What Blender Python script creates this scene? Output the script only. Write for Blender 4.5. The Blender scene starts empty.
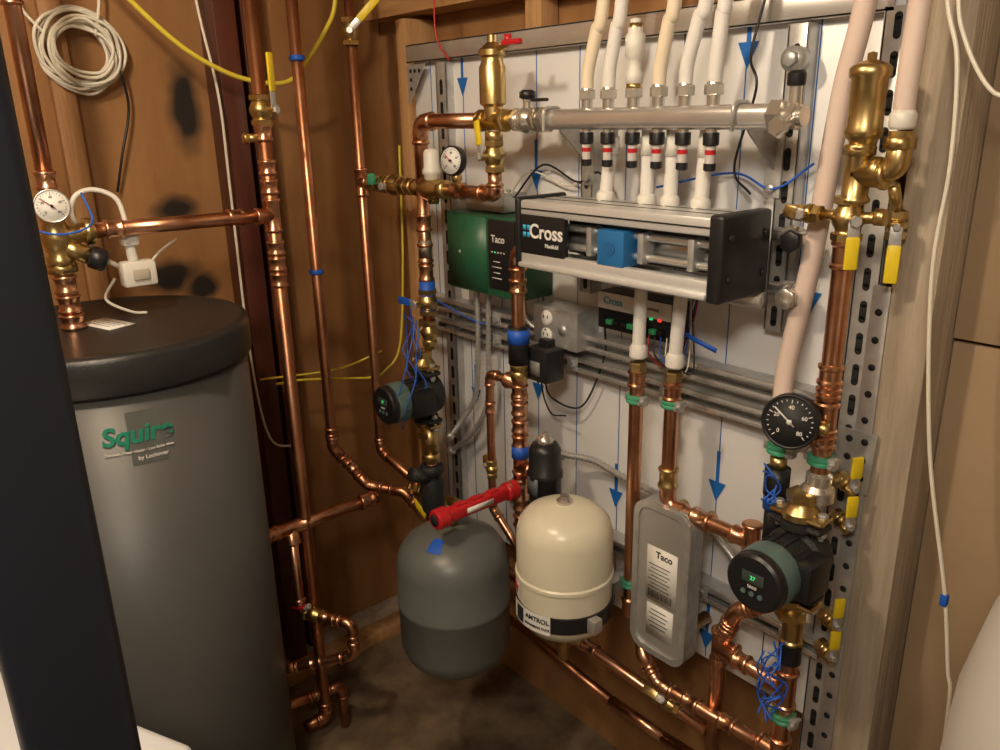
import bpy, bmesh, math, random
from mathutils import Vector, Matrix, Quaternion
random.seed(7)
V=Vector
X=V((1,0,0));Y=V((0,1,0));Z=V((0,0,1))
# ------------------------------------------------------------ materials
def mat(name,col,rough=.5,metal=0,var=0,scale=8,bump=0,col2=None,trans=0,emit=0,sss=0,coat=0,stretch=None,bscale=None):
    m=bpy.data.materials.new(name); m.use_nodes=True; nt=m.node_tree; b=nt.nodes['Principled BSDF']
    b.inputs['Base Color'].default_value=(*col,1); b.inputs['Roughness'].default_value=rough; b.inputs['Metallic'].default_value=metal
    if trans: b.inputs['Transmission Weight'].default_value=trans
    if coat: b.inputs['Coat Weight'].default_value=coat
    if emit: b.inputs['Emission Color'].default_value=(*col,1); b.inputs['Emission Strength'].default_value=emit
    if var or bump or col2:
        tc=nt.nodes.new('ShaderNodeTexCoord'); mp=nt.nodes.new('ShaderNodeMapping'); nt.links.new(tc.outputs['Object'],mp.inputs[0])
        if stretch: mp.inputs['Scale'].default_value=stretch
        n=nt.nodes.new('ShaderNodeTexNoise'); n.inputs['Scale'].default_value=scale; n.inputs['Detail'].default_value=6; n.inputs['Roughness'].default_value=.6
        nt.links.new(mp.outputs[0],n.inputs['Vector'])
        r=nt.nodes.new('ShaderNodeValToRGB'); r.color_ramp.elements[0].position=.3; r.color_ramp.elements[1].position=.7
        c2=col2 or tuple(min(1,c*(1+var)) for c in col); c1=col if col2 else tuple(c*(1-var) for c in col)
        r.color_ramp.elements[0].color=(*c1,1); r.color_ramp.elements[1].color=(*c2,1)
        nt.links.new(n.outputs['Fac'],r.inputs[0]); nt.links.new(r.outputs[0],b.inputs['Base Color'])
        if bump:
            n2=nt.nodes.new('ShaderNodeTexNoise'); n2.inputs['Scale'].default_value=bscale or scale*4; n2.inputs['Detail'].default_value=5; nt.links.new(mp.outputs[0],n2.inputs['Vector'])
            bp=nt.nodes.new('ShaderNodeBump'); bp.inputs['Strength'].default_value=bump; bp.inputs['Distance'].default_value=.01; nt.links.new(n2.outputs['Fac'],bp.inputs['Height']); nt.links.new(bp.outputs[0],b.inputs['Normal'])
    return m
CU=mat('copper',(.58,.27,.15),.28,1,scale=22,col2=(.78,.46,.30))
CUD=mat('copper_aged',(.42,.175,.09),.34,1,scale=14,col2=(.62,.32,.185))
BR=mat('brass',(.50,.36,.14),.33,1,scale=30,col2=(.68,.51,.24))
SD=mat('solder',(.62,.58,.52),.35,1)
SS=mat('stainless',(.70,.69,.67),.27,.75,var=.06,scale=20)
GV=mat('galvanized_steel',(.55,.55,.54),.40,.65,var=.15,scale=35)
NI=mat('nickel',(.72,.69,.63),.25,.85)
BK=mat('black_plastic',(.012,.012,.014),.38)
BK2=mat('black_cast_iron',(.018,.018,.02),.55,bump=.3,var=.2,scale=40)
HOLE=mat('slot_dark',(.01,.01,.01),.8)
WP=mat('white_plastic',(.74,.72,.66),.4)
PEX=mat('pex_white',(.80,.78,.74),.3,var=.03,scale=6)
PEXA=mat('pex_amber',(.82,.71,.54),.3,var=.05,scale=6)
PEXP=mat('pex_translucent_pink',(.72,.58,.51),.26,var=.06,scale=5)
YEL=mat('yellow_vinyl',(.80,.60,.02),.4)
YEH=mat('yellow_hose',(.75,.62,.06),.45)
RED=mat('red_paint',(.50,.015,.02),.35)
BLU=mat('blue_tape',(.012,.10,.55),.5)
BLW=mat('blue_wire',(.02,.12,.60),.45)
TEAL=mat('teal_plastic',(.10,.165,.16),.4)
GRN=mat('green_paint',(.018,.095,.045),.45,var=.08,scale=10)
GRC=mat('green_clamp',(.06,.33,.19),.4)
TKG=mat('tank_grey_jacket',(.078,.078,.076),.42,var=.07,scale=5,bump=.03)
LID=mat('tank_lid_black',(.020,.020,.021),.36,bump=.10,var=.1,scale=70)
GEX=mat('grey_enamel',(.12,.13,.125),.38,var=.08,scale=7)
CRM=mat('cream_enamel',(.74,.70,.55),.30,var=.04,scale=7)
PLG=mat('plate_steel',(.46,.45,.42),.38,.5,var=.10,scale=12)
LBL=mat('label_white',(.80,.79,.75),.5)
INK=mat('ink_black',(.02,.02,.02),.6)
TXG=mat('text_teal',(.02,.26,.17),.5)
CYA=mat('logo_cyan',(.04,.45,.75),.5)
ARW=mat('arrow_blue',(.01,.14,.50),.5)
WIRE=mat('white_cable',(.75,.71,.60),.45)
WOOD=mat('lumber',(.42,.22,.09),.7,scale=6,col2=(.58,.34,.15),bump=.3,stretch=(8,8,.6))
WOODD=mat('lumber_dark',(.30,.145,.055),.6,scale=6,col2=(.42,.22,.09),bump=.2,stretch=(8,8,.6))
WOODH=mat('lumber_beam',(.40,.20,.075),.7,scale=6,col2=(.56,.32,.13),bump=.3,stretch=(.6,8,8))
STUD=mat('stud_pale',(.30,.235,.17),.75,scale=5,col2=(.48,.40,.30),bump=.3,stretch=(8,8,.6))
DRKW=mat('dark_stained_wood',(.060,.014,.009),.35,scale=5,col2=(.11,.03,.016),stretch=(8,8,.5))
POST=mat('dark_navy_metal',(.010,.014,.024),.5)
APP=mat('white_enamel',(.70,.72,.76),.3)
SOFT=mat('softener_shell',(.60,.58,.55),.4,var=.03,scale=3)
LED=mat('led_green',(.05,.9,.25),.5,emit=.6)
LEDR=mat('led_red',(.9,.03,.02),.5,emit=2)
CLR=mat('clear_acrylic',(.60,.56,.54),.12)
LCD=mat('lcd',(.05,.07,.06),.2)

# ------------------------------------------------------------ mesh builder
def q(axis): return Z.rotation_difference(V(axis).normalized())
class Obj:
    def __init__(s,name): s.name=name; s.bm=bmesh.new(); s.mats=[]
    def mi(s,m):
        if m not in s.mats: s.mats.append(m)
        return s.mats.index(m)
    def lathe(s,p,axis,prof,m,seg=24,spin=0):
        p=V(p); R=q(axis); k=s.mi(m); rings=[]
        for r,h in prof:
            if r<=1e-6: rings.append([s.bm.verts.new(p+R@V((0,0,h)))])
            else: rings.append([s.bm.verts.new(p+R@V((r*math.cos(2*math.pi*i/seg+spin),r*math.sin(2*math.pi*i/seg+spin),h))) for i in range(seg)])
        fs=[]
        for a,b in zip(rings,rings[1:]):
            if len(a)==1 and len(b)==1: continue
            for i in range(seg):
                j=(i+1)%seg
                if len(a)==1: f=[a[0],b[j],b[i]]
                elif len(b)==1: f=[a[i],a[j],b[0]]
                else: f=[a[i],a[j],b[j],b[i]]
                fs.append(s.bm.faces.new(f))
        if len(rings[0])>1: fs.append(s.bm.faces.new(rings[0][::-1]))
        if len(rings[-1])>1: fs.append(s.bm.faces.new(rings[-1]))
        for f in fs: f.material_index=k
    def cyl(s,p0,p1,r,m,r2=None,seg=20,bev=0):
        p0=V(p0);p1=V(p1);L=(p1-p0).length; r2=r if r2 is None else r2
        pr=[(r,0),(r2,L)] if not bev else [(r-bev,0),(r,bev),(r2,L-bev),(r2-bev,L)]
        s.lathe(p0,p1-p0,pr,m,seg)
    def box(s,c,size,m,M=None,bev=0,bseg=2):
        k=s.mi(m); sx,sy,sz=[d/2 for d in size]; M=M.to_3x3() if M else Matrix.Identity(3)
        vs=[s.bm.verts.new(V(c)+M@V((x*sx,y*sy,z*sz))) for x in(-1,1) for y in(-1,1) for z in(-1,1)]
        fs=[]
        for f in [(0,1,3,2),(4,6,7,5),(0,4,5,1),(2,3,7,6),(0,2,6,4),(1,5,7,3)]:
            fs.append(s.bm.faces.new([vs[i] for i in f]))
        for f in fs: f.material_index=k
        if bev:
            es=list({e for f in fs for e in f.edges})
            r=bmesh.ops.bevel(s.bm,geom=es,offset=bev,segments=bseg,affect='EDGES',profile=.5)
            for f in r['faces']: f.material_index=k
    def ngon(s,pts,ext,m):
        k=s.mi(m); a=[s.bm.verts.new(V(p)) for p in pts]; b=[s.bm.verts.new(V(p)+V(ext)) for p in pts]; n=len(a)
        fs=[s.bm.faces.new(a),s.bm.faces.new(b[::-1])]+[s.bm.faces.new([a[i],b[i],b[(i+1)%n],a[(i+1)%n]]) for i in range(n)]
        for f in fs: f.material_index=k
        bmesh.ops.recalc_face_normals(s.bm,faces=fs)
    def sweep(s,pts,r,m,seg=12,closed=False):
        k=s.mi(m); pts=[V(p) for p in pts]
        pp=[pts[0]]
        for p in pts[1:]:
            if (p-pp[-1]).length>1e-5: pp.append(p)
        if not isinstance(r,(list,tuple)): pts=pp
        n=len(pts); rings=[]
        T=[]
        for i in range(n):
            if closed: t=pts[(i+1)%n]-pts[i-1]
            else: t=pts[min(i+1,n-1)]-pts[max(i-1,0)]
            T.append(t.normalized())
        N=T[0].orthogonal().normalized()
        rs=r if isinstance(r,(list,tuple)) else [r]*n
        for i in range(n):
            if i: N=T[i-1].rotation_difference(T[i])@N
            N=(N-T[i]*N.dot(T[i])).normalized(); Bn=T[i].cross(N)
            rings.append([s.bm.verts.new(pts[i]+rs[i]*(math.cos(2*math.pi*j/seg)*N+math.sin(2*math.pi*j/seg)*Bn)) for j in range(seg)])
        fs=[]
        prs=list(zip(rings,rings[1:]))+([(rings[-1],rings[0])] if closed else [])
        for a,b in prs:
            for j in range(seg): fs.append(s.bm.faces.new([a[j],a[(j+1)%seg],b[(j+1)%seg],b[j]]))
        if not closed: fs+= [s.bm.faces.new(rings[0][::-1]),s.bm.faces.new(rings[-1])]
        for f in fs: f.material_index=k
    def wire(s,pts,r,m,seg=8,closed=False,n=8):
        P=[V(p) for p in pts]; out=[]; c=len(P)
        if closed: idx=range(c)
        else: idx=range(c-1)
        for i in idx:
            if closed: a,b,d,e=P[i-1],P[i],P[(i+1)%c],P[(i+2)%c]
            else: a=P[i-1] if i else 2*P[0]-P[1]; b=P[i]; d=P[i+1]; e=P[i+2] if i+2<c else 2*P[-1]-P[-2]
            for j in range(n):
                t=j/n; out.append(.5*((2*b)+(d-a)*t+(2*a-5*b+4*d-e)*t*t+(3*b-a-3*d+e)*t**3))
        if not closed: out.append(P[-1])
        s.sweep(out,r,m,seg,closed); return out
    def path(s,pts,rb):
        P=[V(p) for p in pts]; out=[P[0]]
        for i in range(1,len(P)-1):
            a=(P[i-1]-P[i]); b=(P[i+1]-P[i]); la,lb=a.length,b.length; a.normalize(); b.normalize()
            ang=a.angle(b)
            if ang>3.1: out.append(P[i]); continue
            d=min(rb/math.tan(ang/2),la*.49,lb*.49); R=d*math.tan(ang/2)
            p0=P[i]+a*d; p1=P[i]+b*d; c=P[i]+(a+b).normalized()*(R/math.sin(ang/2))
            v0=(p0-c).normalized(); v1=(p1-c).normalized(); th=v0.angle(v1)
            for j in range(7):
                t=j/6; out.append(c+(v0*math.sin((1-t)*th)+v1*math.sin(t*th))/math.sin(th)*R)
        out.append(P[-1]); return out
    def coup(s,p,ax,r,L=.034,m=None):
        m=m or CU; ax=V(ax).normalized(); k=r*1.12; b=r*1.30
        s.lathe(V(p)-ax*L/2,ax,[(r*.95,0),(k,0),(b,.002),(b,.006),(k,.009),(k,L-.009),(b,L-.006),(b,L-.002),(k,L),(r*.95,L)],m,18)
    def cu(s,pts,r=.0125,m=None,ends=(0,0),rb=None):
        m=m or CU; P=[V(p) for p in pts]
        s.sweep(s.path(P,rb or r*1.9),r,m,16)
        for i in range(1,len(P)-1):
            a=P[i-1]-P[i]; b=P[i+1]-P[i]
            if a.angle(b)>3.0: continue
            la,lb=min(a.length*.48,r*3.1),min(b.length*.48,r*3.1)
            a.normalize(); b.normalize()
            s.sweep(s.path([P[i]+a*la,P[i],P[i]+b*lb],rb or r*1.9),r*1.13,m,16)
            for d,l in((a,la),(b,lb)):
                s.lathe(P[i]+d*(l-.008),d,[(r*1.1,0),(r*1.3,.002),(r*1.3,.006),(r*1.1,.009),(r*1.02,.010)],m,18)
        if ends[0]: s.coup(P[0],P[1]-P[0],r)
        if ends[1]: s.coup(P[-1],P[-1]-P[-2],r)
    def tee(s,p,a1,a2,r,m=None):
        s.coup(p,a1,r,r*5,m); p=V(p); a2=V(a2).normalized(); k=r*1.12; b=r*1.3; L=r*2.7
        s.lathe(p,a2,[(k,0),(k,L-.009),(b,L-.006),(b,L-.002),(k,L),(r*.9,L)],m or CU,18)
    def hexn(s,p,ax,r,L,m=None):
        ax=V(ax).normalized(); s.lathe(V(p)-ax*L/2,ax,[(r*.88,0),(r,.0015),(r,L-.0015),(r*.88,L)],m or BR,6,spin=.4)
    def valve(s,p,ax,stem,lev,r=.014,m=None,col=None,L=.062,ll=.085):
        m=m or BR; col=col or YEL; p=V(p); ax=V(ax).normalized(); stem=V(stem).normalized(); lev=V(lev).normalized()
        s.lathe(p-ax*L/2,ax,[(r*1.1,0),(r*1.25,.004),(r*1.25,.010),(r*1.1,.014),(r*1.5,L*.4),(r*1.6,L*.5),(r*1.5,L*.6),(r*1.1,L-.014),(r*1.25,L-.01),(r*1.25,L-.004),(r*1.1,L)],m,18)
        s.hexn(p-ax*(L/2-.006),ax,r*1.5,.012,m); s.hexn(p+ax*(L/2-.006),ax,r*1.5,.012,m)
        s.cyl(p,p+stem*(r*2.3),r*.55,m); s.hexn(p+stem*(r*2.3+.003),stem,r*.62,.006,GV)
        side=stem.cross(lev).normalized(); lev=side.cross(stem).normalized(); M=Matrix((lev,side,stem)).transposed()
        s.box(p+stem*(r*2.15)+lev*(ll*.28),(ll*.56,.016,.003),GV,M,.001)
        s.box(p+stem*(r*2.15+.001)+lev*(ll*.66),(ll*.68,.018,.006),col,M,.0025)
    def clamp(s,p,ax,r):
        s.coup(p,ax,r*1.10,.016,GRC); ax=V(ax).normalized()
        s.box(V(p)+X*r*1.5+ -Y*.004,(.012,.016,.018),GV,bev=.002); s.cyl(V(p)+X*r*1.6-Y*.02,V(p)+X*r*1.6+Y*.012,.0035,GV)
        s.box(V(p)-X*r*1.5+Y*.01,(.010,.03,.014),GV,bev=.002)
    def text(s,t,size,m,M,ext=.0004,align='CENTER',wrap=None,shear=0,bold=.012):
        c=bpy.data.curves.new('t','FONT'); c.body=t; c.size=size; c.align_x=align; c.align_y='CENTER'; c.extrude=ext; c.offset=size*bold; c.shear=shear
        ob=bpy.data.objects.new('t',c); bpy.context.collection.objects.link(ob); bpy.context.view_layer.update()
        me=bpy.data.meshes.new_from_object(ob); k=s.mi(m); vs=[]
        for v in me.vertices:
            co=v.co.copy()
            if wrap:
                cx,cy,R,a0,z0=wrap; a=a0+co.x/R; vs.append(s.bm.verts.new(V((cx+(R+co.z)*math.cos(a),cy+(R+co.z)*math.sin(a),z0+co.y))))
            else: vs.append(s.bm.verts.new(M@co))
        for f in me.polygons:
            try: s.bm.faces.new([vs[i] for i in f.vertices]).material_index=k
            except ValueError: pass
        bpy.data.objects.remove(ob); bpy.data.meshes.remove(me)
    def done(s,sm=True,ang=.6,parent=None):
        me=bpy.data.meshes.new(s.name)
        for f in s.bm.faces: f.smooth=sm
        if sm:
            for e in s.bm.edges:
                if len(e.link_faces)==2 and e.calc_face_angle(0)>ang: e.smooth=False
        s.bm.to_mesh(me); s.bm.free()
        for m in s.mats: me.materials.append(m)
        ob=bpy.data.objects.new(s.name,me); bpy.context.collection.objects.link(ob)
        if parent: ob.parent=parent
        return ob
def facing(c,n,up=Z):
    n=V(n).normalized(); x=V(up).cross(n).normalized(); y=n.cross(x)
    M=Matrix((x,y,n)).transposed().to_4x4(); M.translation=V(c); return M

# ------------------------------------------------------------ room shell
XL=-.08; XR=3.0; YF=-3.0; H=2.35
def slab(name,c,size,m):
    o=Obj(name); o.box(c,size,m); return o.done(False)
# brown paper-board wall with soft-edged black blotches mixed into the left wall colour
WB=mat('brown_wallboard',(.25,.118,.042),.4,scale=5,col2=(.38,.195,.078),bump=.12,bscale=14,stretch=(2,2,.5))
def blotches(m,spots):
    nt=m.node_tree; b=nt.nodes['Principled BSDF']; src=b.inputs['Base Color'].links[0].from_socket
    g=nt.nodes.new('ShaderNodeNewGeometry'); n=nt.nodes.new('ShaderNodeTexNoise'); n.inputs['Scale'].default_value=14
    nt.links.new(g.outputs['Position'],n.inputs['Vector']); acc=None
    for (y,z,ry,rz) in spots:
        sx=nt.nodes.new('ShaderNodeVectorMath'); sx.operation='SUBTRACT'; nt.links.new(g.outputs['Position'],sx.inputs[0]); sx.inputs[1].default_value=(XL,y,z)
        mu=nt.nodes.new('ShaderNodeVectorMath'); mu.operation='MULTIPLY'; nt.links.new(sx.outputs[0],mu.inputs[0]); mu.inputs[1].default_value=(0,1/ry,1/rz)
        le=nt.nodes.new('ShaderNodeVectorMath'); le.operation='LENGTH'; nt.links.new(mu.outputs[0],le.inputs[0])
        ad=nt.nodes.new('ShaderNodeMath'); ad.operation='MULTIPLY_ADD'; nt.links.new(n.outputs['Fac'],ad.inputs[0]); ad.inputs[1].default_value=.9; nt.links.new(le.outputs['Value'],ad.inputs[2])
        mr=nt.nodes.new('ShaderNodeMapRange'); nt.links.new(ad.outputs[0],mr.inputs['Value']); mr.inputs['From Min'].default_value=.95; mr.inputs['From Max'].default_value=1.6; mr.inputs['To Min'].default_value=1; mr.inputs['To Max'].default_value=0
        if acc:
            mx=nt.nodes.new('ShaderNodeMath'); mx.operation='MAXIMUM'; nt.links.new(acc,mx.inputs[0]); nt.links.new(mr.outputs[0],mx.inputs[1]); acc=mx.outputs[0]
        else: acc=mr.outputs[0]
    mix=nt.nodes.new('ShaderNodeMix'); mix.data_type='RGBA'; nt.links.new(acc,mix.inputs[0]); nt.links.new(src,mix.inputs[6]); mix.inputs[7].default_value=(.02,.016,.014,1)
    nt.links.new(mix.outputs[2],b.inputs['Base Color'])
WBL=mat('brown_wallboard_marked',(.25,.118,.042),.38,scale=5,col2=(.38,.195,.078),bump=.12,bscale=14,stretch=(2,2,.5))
blotches(WBL,[(-.472,1.60,.042,.115),(-.53,1.365,.055,.035),(-.56,1.21,.075,.045),(-.49,1.17,.05,.04)])
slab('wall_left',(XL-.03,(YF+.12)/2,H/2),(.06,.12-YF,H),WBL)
slab('wall_back',((XL+XR)/2,.12,H/2),(XR-XL+.1,.06,H),WB)
slab('wall_right',(XR+.03,(YF+.12)/2,H/2),(.06,.12-YF,H),mat('painted_wall',(.48,.40,.30),.8))
slab('wall_front',((XL+XR)/2,YF-.03,H/2),(XR-XL+.1,.06,H),mat('painted_wall_front',(.48,.40,.30),.8))
slab('floor',((XL+XR)/2,(YF+.1)/2,-.03),(XR-XL+.2,.2-YF,.06),mat('concrete_floor',(.030,.018,.011),.6,scale=5.5,col2=(.27,.20,.125),bump=.4))
slab('ceiling',((XL+XR)/2,(YF+.1)/2,H+.03),(XR-XL+.2,.2-YF,.06),mat('ceiling_board',(.48,.39,.28),.8))
# framing
o=Obj('timber_beam'); o.box((.74,.045,1.86),(1.5,.09,.10),WOODH,bev=.002); o.box((.74,.06,2.1),(1.5,.06,.30),WOODH); o.done()
o=Obj('wood_stud'); o.box((.155,.045,.9),(.045,.09,1.8),WOOD,bev=.002); o.done()
o=Obj('wood_stud'); o.box((.60,.061,1.765),(.05,.05,.10),WOOD,bev=.002); o.done()
o=Obj('wood_stud'); o.box((XL+.012,-.735,1.6),(.024,.045,1.4),WOODD,bev=.002); o.done()
o=Obj('wood_stud'); o.box((1.478,.02,H/2),(.062,.14,H),STUD,bev=.003); o.done()
TAN=mat('tan_sheathing',(.30,.205,.12),.7,scale=2.5,col2=(.39,.275,.165),bump=.1)
o=Obj('wall_sheathing'); o.box((1.76,.06,.62),(.50,.05,1.24),TAN,bev=.002); o.box((1.76,.055,1.80),(.50,.05,1.108),TAN,bev=.002); o.done()
o=Obj('wood_stud'); o.box((2.05,.02,H/2),(.08,.14,H),STUD,bev=.003); o.done()
o=Obj('dark_wood_post'); o.box((XL+.045,-.385,H/2),(.09,.055,H),DRKW,bev=.003); o.box((XL+.03,-.31,H/2),(.06,.045,H),DRKW,bev=.003); o.done()
o=Obj('floor_sill_plate'); o.box((.03,-.10,.02),(.06,.9,.04),WOOD,bev=.002); o.box((XL+.04,-.30,.02),(.08,.8,.04),STUD,bev=.002); o.done()

# ------------------------------------------------------------ white board
PB=mat('white_foam_board',(.78,.78,.785),.32,var=.03,scale=4,bump=.05)
o=Obj('white_backing_board'); o.box((.80,.015,1.115),(1.19,.03,1.23),PB,bev=.001)
for i in range(10):
    o.box((.275+i*.125,-.0004,1.115),(.0018,.0012,1.22),ARW)
o.done()
o=Obj('direction_arrow_decals')
for x,z in [(.40,1.665),(1.152,1.685),(.648,1.468),(.415,.915),(.65,.985),(.897,.80),(1.15,.91),(1.15,.575),(.65,.62),(1.30,1.30)]:
    o.box((x,-.0018,z+.018),(.007,.0014,.066),ARW)
    o.ngon([(x-.019,-.0012,z-.012),(x+.019,-.0012,z-.012),(x,-.0012,z-.052)],(0,-.0014,0),ARW)
o.done(False)

# ------------------------------------------------------------ strut channels
def strut(name,a,b,w=.041,d=.022,nrm=(0,-1,0),slots=True,m=None):
    m=m or GV; a=V(a);b=V(b);L=(b-a).length;ax=(b-a).normalized();n=V(nrm);sd=ax.cross(n).normalized()
    M=Matrix((sd,n,ax)).transposed(); c=(a+b)/2; o=Obj(name)
    o.box(c+n*(d-.0015),(w,.003,L),m,M,.0008)
    for s_ in(-1,1):
        o.box(c+sd*s_*(w/2-.0015)+n*(d/2),(.003,d,L),m,M)
    if slots:
        k=int(L/.05)
        for i in range(k):
            p=a+ax*(.025+i*.05)+n*(d+.0002)
            o.box(p,(.011,.0012,.024),HOLE,M,.0004)
            for e in(-1,1): o.lathe(p+ax*e*.012-n*.0006,n,[(.0055,0),(.0055,.0012)],HOLE,12)
    return o
def rail(z,x0=.24,x1=1.36):
    # C-channel strut laid on its back, open lips to the front
    o=Obj('mounting_rail'); o.box(((x0+x1)/2,-.010,z),(x1-x0,.020,.004),GV)
    o.box(((x0+x1)/2,-.004,z),(x1-x0,.003,.030),GV)
    for s_ in(-1,1): o.box(((x0+x1)/2,-.020,z+s_*.015),(x1-x0,.038,.003),GV); o.box(((x0+x1)/2,-.0385,z+s_*.0115),(x1-x0,.003,.010),SS,bev=.0006)
    for i in range(5): 
        x=x0+.06+i*(x1-x0-.12)/4; o.hexn((x,-.043,z),Y,.009,.007,GV); o.box((x,-.040,z),(.03,.003,.030),GV,bev=.001)
    o.done()
rail(1.117); rail(1.064); rail(.676,.55,1.40)
strut('perforated_strut',(.205,-.0,1.715),(1.39,-.0,1.715),slots=False,m=SS).done()
strut('perforated_strut',(.345,0,.56),(.345,0,1.69)).done()
strut('perforated_strut',(1.398,0,.30),(1.398,0,1.70)).done()
strut('perforated_strut',(1.255,-.0,1.22),(1.255,-.0,1.69),w=.035,d=.03).done()
strut('perforated_strut',(.825,-.0,1.22),(.825,-.0,1.58),w=.032,d=.03).done()
# flat perforated plate strip along the right edge
o=Obj('perforated_plate_strip'); o.box((1.436,-.052,.80),(.026,.003,1.05),GV,bev=.0008)
for i in range(24): o.lathe((1.436,-.0532,.32+i*.042),-Y,[(.0055,0),(.0055,.001)],HOLE,12)
o.done()
o=Obj('corner_bracket'); o.ngon([(.215,-.024,1.69),(.29,-.024,1.69),(.215,-.024,1.60)],(0,-.003,0),GV)
for i in range(3): o.lathe((.23+.018*i,-.0275,1.675),-Y,[(.0045,0),(.0045,.001)],HOLE,12)
for i in range(2): o.lathe((.23,-.0275,1.655-.02*i),-Y,[(.0045,0),(.0045,.001)],HOLE,12)
o.done()
o=Obj('corner_bracket'); o.ngon([(1.40,-.055,1.10),(1.46,-.055,1.10),(1.455,-.055,1.0),(1.40,-.055,1.0)],(0,-.003,0),GV)
for i in range(2):
    for j in range(3): o.lathe((1.418+.024*i,-.058,1.085-.03*j),-Y,[(.0055,0),(.0055,.001)],HOLE,12)
o.done()

# ------------------------------------------------------------ radiant manifold bar (top)
MY=-.13; MZ=1.560
o=Obj('stainless_manifold')
o.box((1.055,MY,MZ),(.49,.034,.036),SS,bev=.012,bseg=3)
for x in(.812,1.296): o.hexn((x,MY,MZ),X,.024,.022,NI)
xs=[.920,.970,1.026,1.078,1.130,1.183]
for x in xs:
    o.cyl((x,MY,MZ+.012),(x,MY,MZ+.032),.010,NI); o.hexn((x,MY,MZ+.040),Z,.0150,.016,NI); o.cyl((x,MY,MZ+.045),(x,MY,MZ+.056),.0125,NI,.010)
    o.cyl((x,MY,MZ-.030),(x,MY,MZ-.015),.009,NI)
    o.lathe((x,MY,MZ-.022),-Z,[(.012,0),(.0125,.002),(.0125,.018),(.010,.020)],BK,16)
    o.cyl((x,MY,MZ-.040),(x,MY,MZ-.070),.0078,CLR); o.cyl((x,MY,MZ-.048),(x,MY,MZ-.055),.0082,RED); o.lathe((x,MY,MZ-.068),-Z,[(.0095,0),(.0095,.010),(.007,.012)],BK,14)
# end set
o.cyl((1.305,MY,MZ),(1.335,MY,MZ),.014,NI); o.hexn((1.32,MY,MZ),X,.02,.012,NI); o.cyl((1.318,MY,MZ),(1.318,MY,MZ+.04),.009,NI); o.lathe((1.318,MY,MZ+.04),Z,[(.012,0),(.013,.004),(.013,.016),(.009,.02)],BK,16)
o.cyl((1.318,MY,MZ),(1.318,MY-.035,MZ-.012),.010,NI); o.hexn((1.318,MY-.038,MZ-.013),Y,.013,.012,NI)
# brackets
for x in(.83,1.232):
    o.ngon([(x,-.03,MZ-.035),(x,MY+.02,MZ+.005),(x,MY+.02,MZ-.022),(x,-.03,MZ-.085)],(.004,0,0),GV)
    o.box((x+.002,-.032,MZ-.07),(.030,.004,.11),GV,bev=.001); o.hexn((x+.002,-.038,MZ-.11),Y,.008,.006,GV)
    o.sweep(o.path([(x+.002,MY-.022,MZ-.02),(x+.002,MY-.022,MZ+.021),(x+.002,MY+.022,MZ+.021),(x+.002,MY+.022,MZ-.02)],.012),.003,GV,8)
o.cyl((1.262,-.03,1.64),(1.262,-.055,1.64),.018,GV); o.hexn((1.262,-.058,1.64),Y,.012,.01,GV)
o.done()
# manifold isolation valve, black handle
o=Obj('manifold_ball_valve'); o.valve((.765,MY,MZ),X,Z,X,.016,NI,BK,ll=.05); o.lathe((.765,MY,MZ+.036),Z,[(.008,0),(.016,.004),(.016,.014),(.01,.018)],BK,12); o.hexn((.80,MY,MZ),X,.024,.02,NI)
o.cyl((.68,-.14,MZ),(.74,MY,MZ),.0145,BR); o.hexn((.725,MY,MZ),X,.021,.018,BR); o.done()
# PEX going up
for x,dx,m in [(xs[0],.035,PEXA),(xs[1],.025,PEX),(xs[3],.026,PEXA),(xs[4],.035,PEX),(xs[5],.012,PEX)]:
    o=Obj('pex_tube'); o.wire([(x,MY,MZ+.045),(x+.002,MY,MZ+.08),(x+dx*.5,MY+.002,1.70),(x+dx,MY+.005,1.78),(x+dx*2.2,MY+.03,H)],.0112,m,14,n=12); o.done()
o=Obj('automatic_air_vent'); x=xs[2]; o.cyl((x,MY,MZ+.03),(x,MY,MZ+.055),.008,NI)
o.lathe((x,MY,MZ+.052),Z,[(.009,0),(.014,.003),(.014,.02),(.011,.023),(.011,.04),(.016,.044),(.016,.075),(.012,.08),(.012,.086),(.009,.09),(.009,.10),(.0,.102)],WP,18); o.cyl((x,MY,MZ+.045),(x,MY,MZ+.055),.013,BR); o.cyl((x,MY,MZ+.13),(x,MY,MZ+.146),.011,BR); o.done()
# PEX from manifold return down to control box
for x,dx in [(.957,-.012),(1.04,0),(1.092,-.002),(1.158,-.006)]:
    o=Obj('pex_tube'); o.wire([(x,-.105,1.545),(x+dx*.3,-.105,1.50),(x+dx,-.105,1.418)],.0120,PEX,14)
    o.lathe((x+dx,-.105,1.415),Z,[(.014,0),(.0165,.004),(.0165,.016),(.0125,.022)],WP,16); o.cyl((x,-.105,1.50),(x,-.105,1.53),.014,WP); o.done()

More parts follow.
